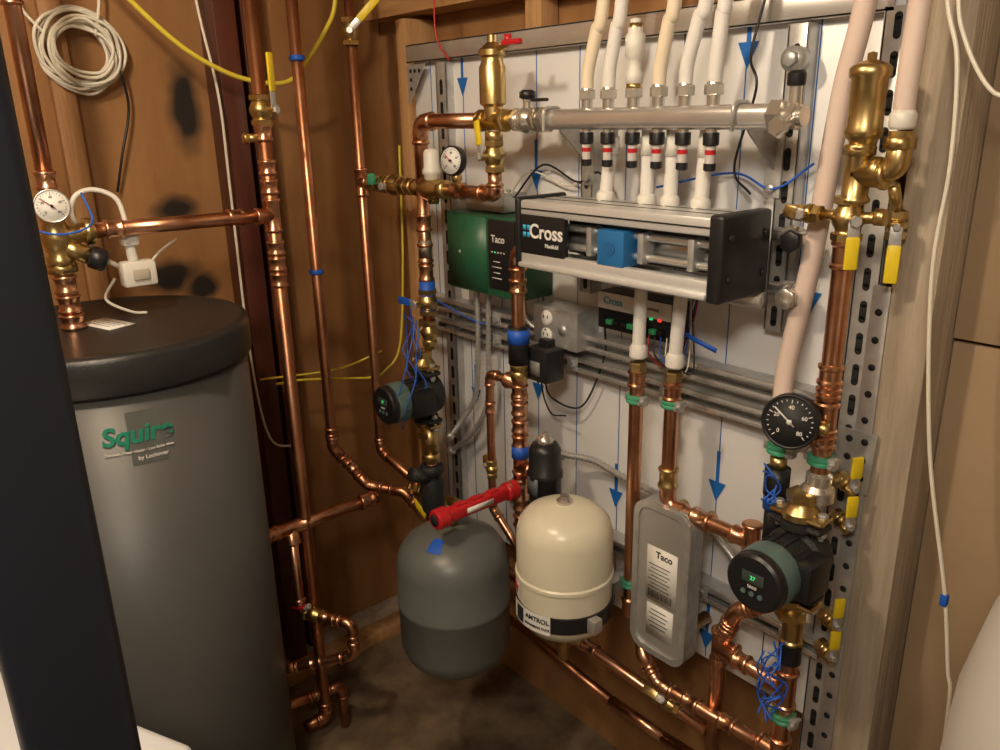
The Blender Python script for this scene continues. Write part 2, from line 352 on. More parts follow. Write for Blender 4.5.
# ------------------------------------------------------------ aluminium control manifold box
ALU=mat('brushed_aluminium',(.72,.72,.71),.36,.45,var=.05,scale=9,stretch=(1,20,20))
o=Obj('manifold_control_box'); x0,x1,z0,z1,yf=.826,1.248,1.300,1.420,-.205
cx=(x0+x1)/2; L=x1-x0; yb=-.085; yc=(yf+yb)/2
def barx(z,y,h,d): o.box((cx,y,z),(L,d,h),ALU,bev=.004)
o.box((cx,yc,z1-.006),(L,-(yf-yb),.012),ALU,bev=.004)
for k in range(2): o.box((cx,yf+.045+k*.04,z1+.0002),(L,.002,.0012),HOLE)
barx(z1-.013,yf+.008,.028,.018); barx(z0+.014,yf+.008,.026,.018); barx(z0+.003,yf-.002,.010,.016)
o.box((cx,yf-.0015,z1-.014),(L,.002,.0022),HOLE); o.box((cx,yc,z0+.005),(L,.10,.010),ALU)
o.box((cx,yb+.01,(z0+z1)/2),(L,.006,z1-z0-.02),mat('inner_grey',(.10,.10,.105),.4,.5))
for z,y in((1.376,yf+.03),(1.342,yf+.03)): o.cyl((x0,y,z),(x1,y,z),.0065,SS)
o.cyl((x0,yc+.01,1.358),(x1,yc+.01,1.358),.018,SS)
o.box((x0+.058,yf+.004,1.360),(.116,.012,.072),BK,bev=.002)
o.box((1.050,yf+.020,1.355),(.060,.045,.060),mat('blue_valve',(.02,.15,.38),.4),bev=.004)
o.cyl((1.050,yf-.004,1.355),(1.050,yf+.01,1.355),.012,mat('blue_valve_cap',(.02,.12,.32),.4))
for x in(.985,1.10,1.20): o.box((x,yf+.03,1.358),(.012,.03,.05),GV,bev=.002)
for xa in(x0-.006,x1+.010):
    w=.014 if xa<1 else .026
    o.box((xa,yc-.002,(z0+z1)/2),(w,.128,z1-z0+.012),BK,bev=.006,bseg=3)
for zz in(1.33,1.392):
    for yy in(yf+.015,yb-.015): o.hexn((x1+.024,yy,zz),X,.006,.004,BK2)
o.text('Cross',.036,LBL,facing((x0+.070,yf-.0025,1.366),-Y),bold=.02); o.text('Manifold',.010,LBL,facing((x0+.085,yf-.0025,1.343),-Y))
for i in(-1,1):
    for j in(-1,1): o.box((x0+.018+i*.0055,yf-.0025,1.366+j*.0065),(.0075,.0012,.009),CYA)
o.done()
o=Obj('manifold_end_fittings')
for z in(1.30,1.385):
    o.cyl((1.27,-.07,z),(1.33,-.07,z),.012,NI); o.hexn((1.30,-.07,z),X,.018,.02,NI); o.cyl((1.325,-.07,z),(1.325,-.12,z),.011,NI); o.hexn((1.325,-.118,z),Y,.017,.014,BK if z>1.35 else NI)
o.cyl((.86,-.09,1.283),(1.27,-.09,1.283),.014,SS); o.done()
# controller board
o=Obj('zone_controller_board'); o.box((.975,-.028,1.200),(.185,.05,.075),BK,bev=.003); o.box((.975,-.054,1.220),(.18,.004,.032),LBL,bev=.001)
o.text('Cross',.020,CYA,facing((.925,-.0565,1.221),-Y)); o.text('ZONE  CONTROL',.007,INK,facing((1.01,-.0565,1.221),-Y))
TG=mat('terminal_green',(.05,.4,.15),.5)
for i in range(9): o.box((.90+i*.018,-.057,1.180),(.014,.010,.010),TG if i%3==1 else BK,bev=.001)
o.box((1.04,-.056,1.203),(.006,.003,.004),LEDR); o.box((1.02,-.056,1.203),(.006,.003,.004),LED)
for i in range(5): 
    x=1.02+i*.014; o.wire([(x,-.06,1.175),(x+.01,-.07,1.14),(x+.04,-.05,1.12),(1.10,-.04,1.20+.01*i),(1.12,-.05,1.27)],.0014,[RED,BK,BLW,WIRE,BK][i],6)
o.done()

# ------------------------------------------------------------ green relay box
GF=mat('green_face',(.022,.115,.055),.4)
o=Obj('zone_valve_relay_box'); o.box((.575,-.051,1.278),(.25,.10,.176),GRN,bev=.005); o.box((.648,-.078,1.284),(.088,.056,.150),BK,bev=.004)
o.box((.526,-.1018,1.278),(.140,.001,.164),GF); o.text('Taco',.022,LBL,facing((.640,-.1068,1.318),-Y)); 
for i in range(5): o.box((.620+i*.010,-.1068,1.290),(.004,.001,.003),LED if i==1 else LBL)
for i in range(4): o.box((.635,-.1068,1.270-.012*i),(.032 if i%2 else .022,.001,.0018),LBL)
o.hexn((.50,-.103,1.278),Y,.004,.003,GV); o.done()
def jbox(name,c,size):
    o=Obj(name); o.box(c,size,GV,bev=.003); return o
o=jbox('steel_junction_box',(.553,-.036,1.388),(.13,.07,.040)); 
for x in(.52,.59): o.cyl((x,-.036,1.40),(x,-.036,1.414),.01,GV)
o.done()
o=jbox('duplex_outlet_box',(.775,-.035,1.143),(.13,.068,.085)); o.box((.765,-.0705,1.143),(.10,.003,.078),GV,bev=.001)
for dz in(-.019,.019):
    o.lathe((.755,-.0715,1.143+dz),-Y,[(.016,0),(.016,.003),(.015,.004)],LBL,20)
    for dx in(-.006,.006): o.box((.755+dx,-.0762,1.146+dz),(.0018,.001,.007),INK)
o.lathe((.755,-.0765,1.137),-Y,[(.002,0),(.002,.001)],INK,8)
o.lathe((.802,-.0715,1.143),-Y,[(.012,0),(.012,.003)],GV,16)
o.done()
o=Obj('power_adapter'); o.box((.775,-.100,1.072),(.070,.055,.070),BK,bev=.006); o.box((.765,-.078,1.11),(.03,.03,.02),BK,bev=.003); o.box((.775,-.1285,1.067),(.035,.001,.03),mat('adapter_label',(.18,.18,.18),.5))
o.wire([(.775,-.10,1.040),(.78,-.08,.99),(.82,-.03,.97),(.88,-.03,1.09),(.89,-.04,1.17)],.0022,BK); o.done()
# flexible conduit
def flex(name,pts,r=.0080,m=GV):
    o=Obj(name); P=[V(p) for p in pts]; tmp=Obj('x'); path=tmp.wire(P,.001,m,3,n=14); tmp.bm.free()
    out=[path[0]]; step=.0055; acc=0
    for a,b in zip(path,path[1:]):
        L=(b-a).length; t=step-acc
        while t<=L: out.append(a.lerp(b,t/L)); t+=step
        acc=L-(t-step)
    rs=[r*(1.0 if i%2 else .66) for i in range(len(out))]; o.sweep(out,rs,m,10)
    o.hexn(out[0],out[1]-out[0],r*1.5,.014,m); o.hexn(out[-1],out[-1]-out[-2],r*1.5,.014,m); o.done(ang=1.2)
flex('flexible_conduit',[(.490,-.05,1.185),(.492,-.05,1.08),(.485,-.05,.98),(.47,-.05,.90),(.44,-.07,.84),(.425,-.10,.80)])
flex('flexible_conduit',[(.535,-.05,1.185),(.530,-.05,1.05),(.522,-.05,.91),(.47,-.05,.82),(.40,-.05,.757),(.37,-.06,.73)])
flex('flexible_conduit',[(.80,-.07,.862),(.87,-.05,.866),(.949,-.05,.858),(1.126,-.05,.842),(1.21,-.05,.80),(1.27,-.06,.76),(1.33,-.10,.79)])
flex('flexible_conduit',[(.66,-.05,1.20),(.665,-.05,1.14),(.70,-.04,1.115)],.006)
# assorted low-voltage wires on the board
o=Obj('low_voltage_wiring')
o.wire([(.62,-.04,1.40),(.70,-.03,1.47),(.80,-.03,1.44),(.86,-.03,1.46),(.90,-.03,1.40)],.0022,BK)
o.wire([(1.20,-.03,1.75),(1.19,-.05,1.65),(1.21,-.06,1.60),(1.16,-.03,1.48),(1.20,-.04,1.44)],.0022,BK)
o.wire([(1.0,-.03,1.44),(1.15,-.02,1.47),(1.24,-.04,1.45),(1.30,-.03,1.49)],.002,BLW)
o.wire([(.43,-.16,1.18),(.50,-.05,1.10),(.56,-.03,1.12),(.66,-.02,1.10),(.72,-.1,1.12)],.0018,BLW)
o.wire([(.70,-.03,1.20),(.68,-.02,1.0),(.72,-.03,.93),(.80,-.06,.95)],.0018,BK)
o.wire([(.39,-.03,1.69),(.37,-.05,1.75),(.35,-.03,1.9)],.002,RED)
o.wire([(.60,-.04,1.40),(.66,-.03,1.455),(.76,-.02,1.43),(.84,-.03,1.45)],.0018,WIRE)
o.done()

# ------------------------------------------------------------ upper left mixing assembly
yv=-.145
o=Obj('air_separator')
o.lathe((.681,yv,1.585),Z,[(.014,-.02),(.018,0),(.026,.006),(.026,.072),(.021,.082),(.021,.090),(.026,.094),(.026,.104),(.014,.114),(.009,.118),(.009,.13),(0,.132)],BR,26)
o.tee((.681,yv,MZ),X,Z,.0165,BR); o.hexn((.652,yv,MZ),X,.023,.016); o.hexn((.712,yv,MZ),X,.023,.016)
o.cyl((.695,yv,1.690),(.735,yv-.01,1.694),.006,BR); o.box((.755,yv-.014,1.697),(.05,.012,.010),RED,bev=.003); o.cyl((.74,yv-.01,1.694),(.74,yv-.01,1.712),.007,RED); o.done()
o=Obj('copper_pipe'); o.cu([(.64,yv,MZ),(.428,yv,MZ),(.428,yv,1.44)],.0155); o.done()
o=Obj('brass_ball_valve'); o.valve((.681,yv,1.492),Z,-Y+X*-.2,Z+X*-.2,.014,ll=.07); o.hexn((.681,yv,1.53),Z,.02,.02); o.done()
o=Obj('copper_pipe'); o.cu([(.681,yv,1.462),(.681,yv,1.418),(.50,yv,1.418)],.014); o.coup((.56,yv,1.418),X,.014); o.done()
o=Obj('thermostatic_mixing_valve'); o.lathe((.52,yv,1.418),-X,[(.015,0),(.021,.004),(.021,.018),(.016,.022),(.018,.03),(.025,.045),(.028,.06),(.025,.075),(.018,.09),(.016,.10),(.02,.104),(.02,.118),(.014,.122)],BR,22)
o.lathe((.465,yv,1.418),Z,[(.018,0),(.018,.03),(.021,.032),(.021,.04),(.018,.045),(.017,.078),(.012,.084),(0,.086)],WP,20)
o.cyl((.465,yv,1.418),(.465,yv,1.385),.016,BR,.013); o.done()
def gauge(name,p,n,r,dark,stem,sl=.03,rim=None):
    o=Obj(name); p=V(p); n=V(n).normalized(); face=INK if dark else LBL; ink=LBL if dark else INK
    o.lathe(p-n*.012,n,[(r*.9,0),(r,.003),(r*1.0,.018),(r*.93,.021),(r*.90,.017)],rim or (BK if dark else NI),32)
    o.lathe(p-n*.001,n,[(r*.9,0),(r*.9,.007)],face,32)
    M=facing(p+n*.0065,n); Mr=M.to_3x3()
    for i in range(21):
        a=math.radians(225-i*13.5); L=r*(.14 if i%5==0 else .07); R=Matrix.Rotation(a,3,'Z')
        o.box(p+n*.0065+Mr@(R@V((r*.80-L/2,0,0))),(L,r*.03,.0008),ink,(Mr@R).to_4x4())
    for i in range(5):
        a=math.radians(225-i*67.5); c=p+n*.0065+Mr@V((r*.52*math.cos(a),r*.52*math.sin(a),0)); o.text(str(i*20),r*.2,ink,facing(c,n),.0002)
    a=math.radians(140); R=Matrix.Rotation(a,3,'Z'); o.box(p+n*.009+Mr@(R@V((r*.25,0,0))),(r*.95,r*.05,.001),LBL if dark else RED,(Mr@R).to_4x4())
    o.lathe(p+n*.007,n,[(r*.09,0),(r*.09,.004)],ink,14)
    st=V(stem).normalized(); b=p-n*.002+st*r*.85; o.cyl(b,b+st*sl,.0075,BR); o.hexn(b+st*(.010),st,.0115,.014); o.done()
gauge('temperature_gauge',(.580,yv-.028,1.482),(.25,-1,.1),.030,False,(0,.2,-1),.04,BK)
o=Obj('copper_pipe'); o.cu([(.40,yv,1.418),(.16,yv,1.418)],.014); o.tee((.16,yv,1.418),Z,X,.014); o.coup((.22,yv,1.418),X,.015,.04,BR); o.hexn((.385,yv,1.418),X,.022,.018)
o.cu([(.16,yv,2.35),(.16,yv,.69),(.345,-.15,.66)],.0125,CUD); o.done()
o=Obj('brass_ball_valve'); o.valve((.315,yv,1.418),X,-Y,X,.016,BR,BR,ll=.05); o.hexn((.27,yv,1.418),X,.022,.02); o.hexn((.36,yv,1.418),X,.022,.018); o.box((.245,yv-.022,1.43),(.02,.014,.026),GRC,bev=.003); o.done()
o=Obj('brass_ball_valve'); o.valve((.16,yv,1.765),Z,X*.6-Y*.4,Z*.5+X*.9,.014,ll=.10); o.done()
# ------------------------------------------------------------ pump maker
def pump(name,c,out=-Y,r=.044,LL=.115):
    c=V(c); o=Obj(name)
    o.lathe(c+out*-.035,out,[(.03,0),(.046,.006),(.05,.02),(.05,.045),(.044,.052)],BK2,28)
    o.cyl(c-Z*.062,c+Z*.062,.021,BK2)
    for s_ in(-1,1):
        p=c+Z*s_*.060; o.box(p,(.088,.042,.012),BK2,bev=.006); o.lathe(p-Z*.006,Z,[(.030,0),(.030,.012)],BK2,24)
        p2=c+Z*s_*.074; o.box(p2,(.088,.040,.010),BR,bev=.005); o.lathe(p2,Z*s_,[(.028,-.005),(.028,.006),(.022,.014),(.017,.022),(.016,.034)],BR,24); o.hexn(c+Z*s_*.104,Z,.024,.016)
        for t in(-1,1): o.cyl(p+X*t*.036-Z*.018,p+X*t*.036+Z*.018,.004,GV); o.hexn(p+X*t*.036+Z*s_*.022,Z,.0075,.007,GV); o.hexn(p+X*t*.036-Z*s_*.01,Z,.0075,.007,GV)
    m0=c+out*.014
    o.lathe(m0,out,[(r*.9,0),(r,.006),(r,LL*.42),(r*1.06,LL*.44),(r*1.08,LL*.50),(r*1.08,LL*.78),(r*1.0,LL*.86),(r*.86,LL*.88)],BK2,32)
    o.lathe(m0+out*(LL*.46),out,[(r*1.10,0),(r*1.12,.003),(r*1.10,LL*.28),(r*1.06,LL*.34),(r*.84,LL*.36)],TEAL,32)
    o.lathe(m0+out*(LL*.80),out,[(r*1.04,0),(r*1.06,.003),(r*1.05,.010),(r*.96,.014)],BK,32)
    f=m0+out*(LL*.80+.0145); Mf=facing(f,out); Mr=Mf.to_3x3()
    o.box(f+Z*.010,(.036,.001,.018),LCD,bev=.0003); o.text('27',.009,LED,facing(f+Z*.010-Y*.0008,out),.0002)
    for t in(-1,0,1): o.lathe(f-Z*.016+X*t*.014,out,[(.0042,0),(.004,.0015)],TEAL,12)
    o.text('taco',.009,LBL,facing(f-Z*.004-Y*.0006,out),.0002)
    for i in range(14):
        a=2*math.pi*i/14; d=Mr@V((math.cos(a),math.sin(a),0)); tng=Mr@V((-math.sin(a),math.cos(a),0)); o.box(m0+out*.026+d*r*1.0,(.006,.004,.04),BK2,Matrix((d,tng,out)).transposed())
    o.box(c+out*.04+X*.048,(.03,.062,.062),BK,bev=.006)
    o.done()
pump('circulator_pump',(.415,-.16,.925))
pump('circulator_pump',(1.398,-.145,.905))
# column down to pump 1
o=Obj('copper_riser'); px=.425; r=.0145
o.cu([(px,yv,1.45),(px,yv,1.08)],r,CU); o.coup((px,yv,1.34),Z,r,.04); o.coup((px,yv,1.27),Z,r,.045); o.coup((px,yv,1.225),Z,r,.04)
o.cyl((px,yv,1.10),(px,yv,1.04),.013,BR)
o.cyl((px,yv,1.205),(px,yv,1.13),.0185,BLU); o.cyl((px,yv,1.26),(px,yv,1.30),.0165,SD)
o.cyl((px-.006,-.155,.845),(px-.006,-.155,.76),.0225,BR); o.cu([(px-.006,-.155,.80),(px-.006,-.155,.44)],r,CUD)
o.done()
o=Obj('brass_ball_valve'); o.valve((px,yv,1.155),Z,-Y,-X,.016,BR,BLU,ll=.07); o.valve((px,yv,1.08),Z,-X,Z,.013,BR,BR,ll=.03); o.done()
o=Obj('flow_check_valve'); o.lathe((px-.006,-.155,.60),Z,[(.018,0),(.027,.006),(.030,.02),(.030,.085),(.024,.10),(.024,.115),(.03,.118),(.03,.135),(.018,.14)],BK2,22); o.cyl((px-.006,-.155,.70),(px-.006,-.215,.73),.018,BK2); o.hexn((px-.006,-.155,.76),Z,.026,.025); o.done()
def tangle(name,c,sz,n,m,r=.0016,extra=None):
    o=Obj(name); c=V(c)
    for i in range(n):
        pts=[c+V((random.uniform(-sz[0],sz[0]),random.uniform(-sz[1],sz[1]),sz[2]*(1-2*j/5)+random.uniform(-.012,.012))) for j in range(6)]
        o.wire(pts,r,m,6)
    if extra:
        for e in extra: o.wire(e,r,m,6)
    o.done()
tangle('blue_wire_bundle',(.435,-.20,1.03),(.03,.02,.11),4,BLW,extra=[[(.44,-.19,1.12),(.46,-.24,1.02),(.45,-.26,.95),(.42,-.26,.90)],[(.43,-.19,1.10),(.47,-.22,1.0),(.47,-.25,.93),(.43,-.24,.86)]])
tangle('blue_wire_bundle',(1.395,-.175,.685),(.020,.018,.06),6,BLW)
tangle('blue_wire_bundle',(1.345,-.145,1.0),(.014,.014,.035),4,BLW)
o=Obj('brass_ball_valve'); o.valve((.345,-.15,.64),Z*.3+X,-Y,X-Z*.5,.014,ll=.085); o.done()
o=Obj('copper_pipe'); o.cu([(.36,-.15,.64),(.42,-.15,.60)],.0125); o.done()

# ------------------------------------------------------------ centre riser
cxr=.747; r=.0145
o=Obj('copper_riser'); o.cu([(.85,yv,1.315),(cxr,yv,1.315),(cxr,yv,.46),(cxr,-.05,.46),(cxr-.3,-.05,.46)],r)
o.coup((cxr,yv,1.24),Z,r,.03); o.cyl((cxr,yv,1.155),(cxr,yv,1.075),.022,BK); o.cyl((cxr,yv,1.15),(cxr,yv,1.12),.023,BLU); o.cyl((cxr,yv,1.08),(cxr,yv,1.06),.019,BR); o.hexn((cxr,yv,1.05),Z,.021,.02)
for z in(1.015,.975,.935,.90): o.coup((cxr,yv,z),Z,r,.030)
o.tee((cxr,yv,1.03),Z,-X,r); o.tee((cxr,yv,.84),Z,X,r); o.tee((cxr,yv,.795),Z,-Y,r)
o.cyl((cxr,yv,.89),(cxr,yv,.862),.019,BLU)
for z in(.75,.71): o.coup((cxr,yv,z),Z,r,.030)
o.cu([(cxr,yv,1.03),(.648,yv,1.03),(.648,yv,.70),(.70,yv,.66),(.747,yv,.62)],.0095); o.coup((.648,yv,.95),Z,.0095,.028); o.done()
o=Obj('brass_ball_valve'); o.valve((.648,yv,.80),Z,-X,Z,.009,BR,BR,L=.045,ll=.03); o.done()
o=Obj('dirt_separator'); o.cyl((cxr+.02,yv,.84),(.82,yv,.84),.014,BR)
o.lathe((.825,yv,.780),Z,[(.014,-.012),(.028,0),(.034,.01),(.034,.06),(.038,.064),(.038,.076),(.034,.08),(.034,.125),(.027,.138),(.012,.142)],BK,26)
o.lathe((.825,yv,.918),Z,[(.016,0),(.018,.003),(.018,.012),(.010,.016),(.006,.024),(0,.025)],NI,18)
o.box((.825,yv-.035,.83),(.03,.004,.04),mat('dark_label',(.10,.12,.14),.5)); o.done()
# red arm + tanks
o=Obj('red_support_arm'); a=V((cxr,-.16,.792)); b=V((cxr,-.378,.792))
o.box((a+b)/2,(.026,.215,.030),RED,bev=.008,bseg=3); o.cyl(b+Y*.03,b,.022,RED,bev=.003); o.cyl(a,a-Y*.03,.021,RED,bev=.003)
for t in(.3,.5,.7): p=a.lerp(b,t); o.box(p+Z*.016,(.014,.026,.004),RED,bev=.001)
o.lathe(b-Y*.001,-Y,[(.013,0),(.013,.001)],HOLE,16); o.box(a.lerp(b,.5)+X*.0135,(.001,.07,.012),LBL); o.done()
o=Obj('expansion_tank'); tx,ty=.695,-.30; zb=.385; R=.123
prof=[(0,0),(.05,.004),(.09,.018),(.112,.040),(R,.070),(R,.165),(R+.002,.168),(R+.002,.176),(R,.179),(R,.262),(.117,.290),(.10,.314),(.07,.333),(.035,.343),(.022,.346),(.018,.350)]
o.lathe((tx,ty,zb),Z,prof,GEX,48); o.cyl((tx,ty,zb+.345),(tx,ty,.795),.012,BR); o.hexn((tx,ty,.750),Z,.018,.02)
o.cyl((tx,ty,.79),(cxr,ty,.792),.012,BR)
# blue painter's tape patch following the dome
def dome_h(rr):
    pr=prof[9:]
    for (r1,h1),(r2,h2) in zip(pr,pr[1:]):
        if r2<=rr<=r1: return h1+(h2-h1)*(r1-rr)/(r1-r2)
    return .346
k=o.mi(BLU); g=[]
for i in range(5):
    row=[]
    for j in range(5):
        a=-1.35+i*.10+j*.01; rr=.052+j*.0085
        row.append(o.bm.verts.new((tx+rr*math.cos(a),ty+rr*math.sin(a),zb+dome_h(rr)+.0015)))
    g.append(row)
for i in range(4):
    for j in range(4): o.bm.faces.new([g[i][j],g[i][j+1],g[i+1][j+1],g[i+1][j]]).material_index=k
o.done()
o=Obj('expansion_tank'); tx,ty=.955,-.215; zb=.572; R=.095
o.lathe((tx,ty,zb),Z,[(0,0),(.05,.006),(.078,.020),(.091,.040),(R,.056),(R,.130),(R+.003,.133),(R+.003,.140),(R,.143),(R,.222),(.089,.246),(.074,.264),(.05,.276),(.022,.282),(.018,.283)],CRM,44)
o.lathe((tx,ty,zb+.278),Z,[(.013,0),(.016,.004),(.016,.010),(.010,.014),(.009,.020),(0,.021)],NI,16)
o.lathe((tx,ty,zb+.050),Z,[(R,0),(R+.003,.001),(R+.003,.034),(R,.035)],BK,88)
o.box((tx+R+.008,ty-.02,zb+.068),(.02,.024,.03),GV,bev=.003); o.box((tx+.03,-.07,zb+.068),(.03,.12,.03),GV,bev=.002)
# wrapped labels
def wraplabel(o,cx,cy,R,a0,a1,z0,z1,m,n=16):
    k=o.mi(m); g=[]
    for i in range(n+1):
        a=a0+(a1-a0)*i/n; g.append([o.bm.verts.new((cx+R*math.cos(a),cy+R*math.sin(a),z)) for z in(z0,z1)])
    for p,q2 in zip(g,g[1:]): o.bm.faces.new([p[0],q2[0],q2[1],p[1]]).material_index=k
wraplabel(o,tx,ty,R+.0040,-2.1,-1.05,zb+.046,zb+.088,LBL)
o.text('AMTROL',.014,INK,None,wrap=(tx,ty,R+.0052,-1.35,zb+.074)); o.text('EXPANSION TANK',.007,INK,None,wrap=(tx,ty,R+.0052,-1.35,zb+.058))
wraplabel(o,tx,ty,R+.0050,-1.95,-1.70,zb+.050,zb+.084,INK,4)
wraplabel(o,tx,ty,R+.0012,-2.35,-1.9,zb+.09,zb+.128,LBL); o.text('W',.030,RED,None,wrap=(tx,ty,R+.0022,-2.12,zb+.108))
o.cyl((tx,ty,zb),(tx,ty,.50),.012,BR); o.hexn((tx,ty,zb-.012),Z,.018,.02)
o.done()

# ------------------------------------------------------------ plate heat exchanger
o=Obj('plate_heat_exchanger')
def rrect(x0,x1,z0,z1,rr,y):
    P=[]
    for cx_,cz_,a0 in((x1-rr,z1-rr,0),(x0+rr,z1-rr,90),(x0+rr,z0+rr,180),(x1-rr,z0+rr,270)):
        for i in range(7): a=math.radians(a0+i*15); P.append((cx_+rr*math.cos(a),y,cz_+rr*math.sin(a)))
    return P
ha,hb,hc,hd=1.072,1.196,.570,.885
o.ngon(rrect(ha,hb,hc,hd,.030,-.105),(0,-.034,0),PLG)
for i in range(6): o.ngon(rrect(ha-.002,hb+.002,hc-.002,hd+.002,.031,-.106-i*.0055),(0,-.0022,0),GV)
# raised rim around a recessed face
outer=rrect(ha-.003,hb+.003,hc-.003,hd+.003,.032,-.139); inner=rrect(ha+.009,hb-.009,hc+.009,hd-.009,.024,-.139); k=o.mi(GV); n=len(outer)
A=[o.bm.verts.new(V(p)+V((0,-.006,0))) for p in outer]; B_=[o.bm.verts.new(V(p)+V((0,-.006,0))) for p in inner]; A0=[o.bm.verts.new(V(p)) for p in outer]; B0=[o.bm.verts.new(V(p)) for p in inner]
for i in range(n):
    j=(i+1)%n
    for f in([A[i],A[j],B_[j],B_[i]],[A0[i],A0[j],A[j],A[i]],[B_[i],B_[j],B0[j],B0[i]]): o.bm.faces.new(f).material_index=k
o.ngon(inner,(0,-.0012,0),PLG)
o.box((1.137,-.1410,.742),(.070,.001,.115),LBL); o.box((1.137,-.1410,.642),(.062,.001,.070),LBL)
o.text('Taco',.019,INK,facing((1.142,-.1418,.785),-Y),bold=.02); 
for i in range(7): o.box((1.132,-.1417,.762-.008*i),(.04 if i%2 else .05,.0006,.0016),INK)
for i in range(16): o.box((1.109+i*.0035,-.1417,.700),(.0012 if i%3 else .002,.0006,.016),INK)
for i in range(5): o.box((1.134,-.1417,.665-.009*i),(.045 if i%2 else .036,.0006,.0018),INK)
for z in(.84,.62): 
    for x in(1.10,1.165): o.cyl((x,-.105,z),(x,-.03,z),.012,BR)
o.done()
# PEX/copper drops
o=Obj('copper_riser'); o.cyl((1.044,-.115,1.30),(1.042,-.115,1.165),.0118,PEX); o.lathe((1.042,-.115,1.145),Z,[(.014,0),(.0165,.003),(.0165,.02),(.013,.026)],WP,16); o.hexn((1.042,-.115,1.128),Z,.016,.018)
o.cu([(1.041,-.115,1.13),(1.041,-.115,.60),(1.041,-.06,.60)],.0135); o.coup((1.041,-.115,1.105),Z,.0135); o.clamp((1.041,-.115,1.066),Z,.0135); o.clamp((1.041,-.115,.676),Z,.0135); o.done()
o=Obj('copper_riser'); o.cyl((1.132,-.115,1.30),(1.124,-.115,1.165),.0118,PEX); o.lathe((1.124,-.115,1.145),Z,[(.014,0),(.0165,.003),(.0165,.02),(.013,.026)],WP,16); o.hexn((1.123,-.115,1.128),Z,.016,.018)
o.cu([(1.122,-.115,1.13),(1.122,-.115,.878),(1.30,-.115,.878)],.0135); o.coup((1.122,-.115,1.10),Z,.0135); o.clamp((1.122,-.115,1.078),Z,.0135); o.coup((1.122,-.115,.935),Z,.0145,.04,BR); o.coup((1.20,-.115,.878),X,.0145,.04); o.tee((1.30,-.115,.878),Z,-X,.0135)
o.box((1.165,-.10,1.195),(.065,.002,.008),BLU,Matrix.Rotation(.25,4,'Y')); o.cu([(1.30,-.115,.90),(1.30,-.115,.86)],.0135); o.done()

# ------------------------------------------------------------ right column
rx,ry,r=1.408,-.12,.0145
o=Obj('air_separator')
o.lathe((rx+.008,ry,1.532),Z,[(.012,-.03),(.018,-.004),(.023,0),(.0245,.008),(.0225,.014),(.0225,.072),(.026,.076),(.026,.086),(.022,.09),(.012,.094),(.006,.096),(.006,.104),(0,.106)],BR,28)
o.tee((rx+.005,ry,1.485),Z,X,.0155,BR); o.hexn((rx+.005,ry,1.515),Z,.021,.014); o.done()
o=Obj('brass_elbow'); o.sweep(o.path([(rx+.03,ry,1.490),(1.465,ry,1.490),(1.465,ry,1.54)],.02),.0150,BR,16); o.hexn((1.465,ry,1.525),Z,.020,.016); o.hexn((1.44,ry,1.490),X,.020,.014); o.lathe((1.465,ry,1.542),Z,[(.014,0),(.0165,.004),(.0165,.018),(.013,.024)],WP,16); o.done()
o=Obj('pex_tube'); o.wire([(1.465,ry,1.55),(1.465,ry,1.60),(1.469,ry,1.75),(1.475,ry,2.0),(1.48,ry,H)],.0135,PEXP,14,n=12); o.done()
o=Obj('brass_ball_valve'); o.valve((rx,ry,1.425),Z,-Y*.8+X*.75,-Z,.0140,ll=.066); o.valve((rx-.055,ry-.004,1.428),X,-Y,-X+Z*.2,.009,BR,BR,L=.036,ll=.028); o.cyl((rx-.04,ry,1.428),(rx,ry,1.428),.008,BR); o.cyl((rx,ry,1.425),(rx+.05,ry,1.43),.008,BR); o.hexn((rx+.045,ry,1.43),X,.013,.014); o.lathe((rx-.076,ry-.004,1.428),-X,[(.011,0),(.011,.01),(.006,.018)],BR,14); o.done()
o=Obj('brass_ball_valve'); o.valve((1.452,-.07,1.415),Z,-Y*.8+X*.4,-Z,.009,ll=.078,L=.04); o.cyl((1.452,-.07,1.43),(1.455,-.10,1.47),.008,BR); o.done()
o=Obj('copper_riser'); o.cu([(rx,ry,1.39),(rx,ry,1.01)],r); o.coup((rx,ry,1.375),Z,r,.04)
for z in(1.20,1.165,1.10): o.coup((rx,ry,z),Z,r,.032)
o.tee((rx,ry,1.134),Z,-X,r); o.clamp((rx,ry,1.065),Z,r); o.lathe((rx,ry,1.045),-Z,[(.015,0),(.02,.004),(.02,.02),(.026,.028),(.026,.045),(.018,.05)],NI,20)
o.cu([(rx-.006,-.14,.80),(rx-.006,-.14,.28),(rx-.006,-.05,.28)],r); o.coup((rx-.006,-.14,.77),Z,r,.05,BR); o.cyl((rx-.006,-.14,.75),(rx-.006,-.14,.71),.0185,BK); o.tee((rx-.006,-.14,.655),Z,-X,r); o.tee((rx-.006,-.14,.52),Z,-X,r); o.clamp((rx-.006,-.14,.60),Z,r)
for z in(.48,.44): o.coup((rx-.006,-.14,z),Z,r,.03)
o.done()
gauge('pressure_gauge',(1.378,-.165,1.130),(.28,-1,.15),.042,True,(.9,.35,-.1),.01)
for z in(1.02,.955,.775,.715):
    o=Obj('brass_ball_valve'); o.valve((1.432,-.078,z),Z*.3+Y*.2-X,-Y*.6+X,Z,.009,ll=.052,L=.036); o.done()
o=Obj('copper_riser'); lx=1.342
o.lathe((lx,-.125,1.115),-Z,[(.013,0),(.019,.003),(.019,.018),(.013,.022)],WP,18); o.hexn((lx,-.125,1.088),Z,.019,.022,NI); o.clamp((lx,-.125,1.064),Z,.0145); o.cyl((lx,-.125,1.05),(lx,-.125,1.03),.013,BR)
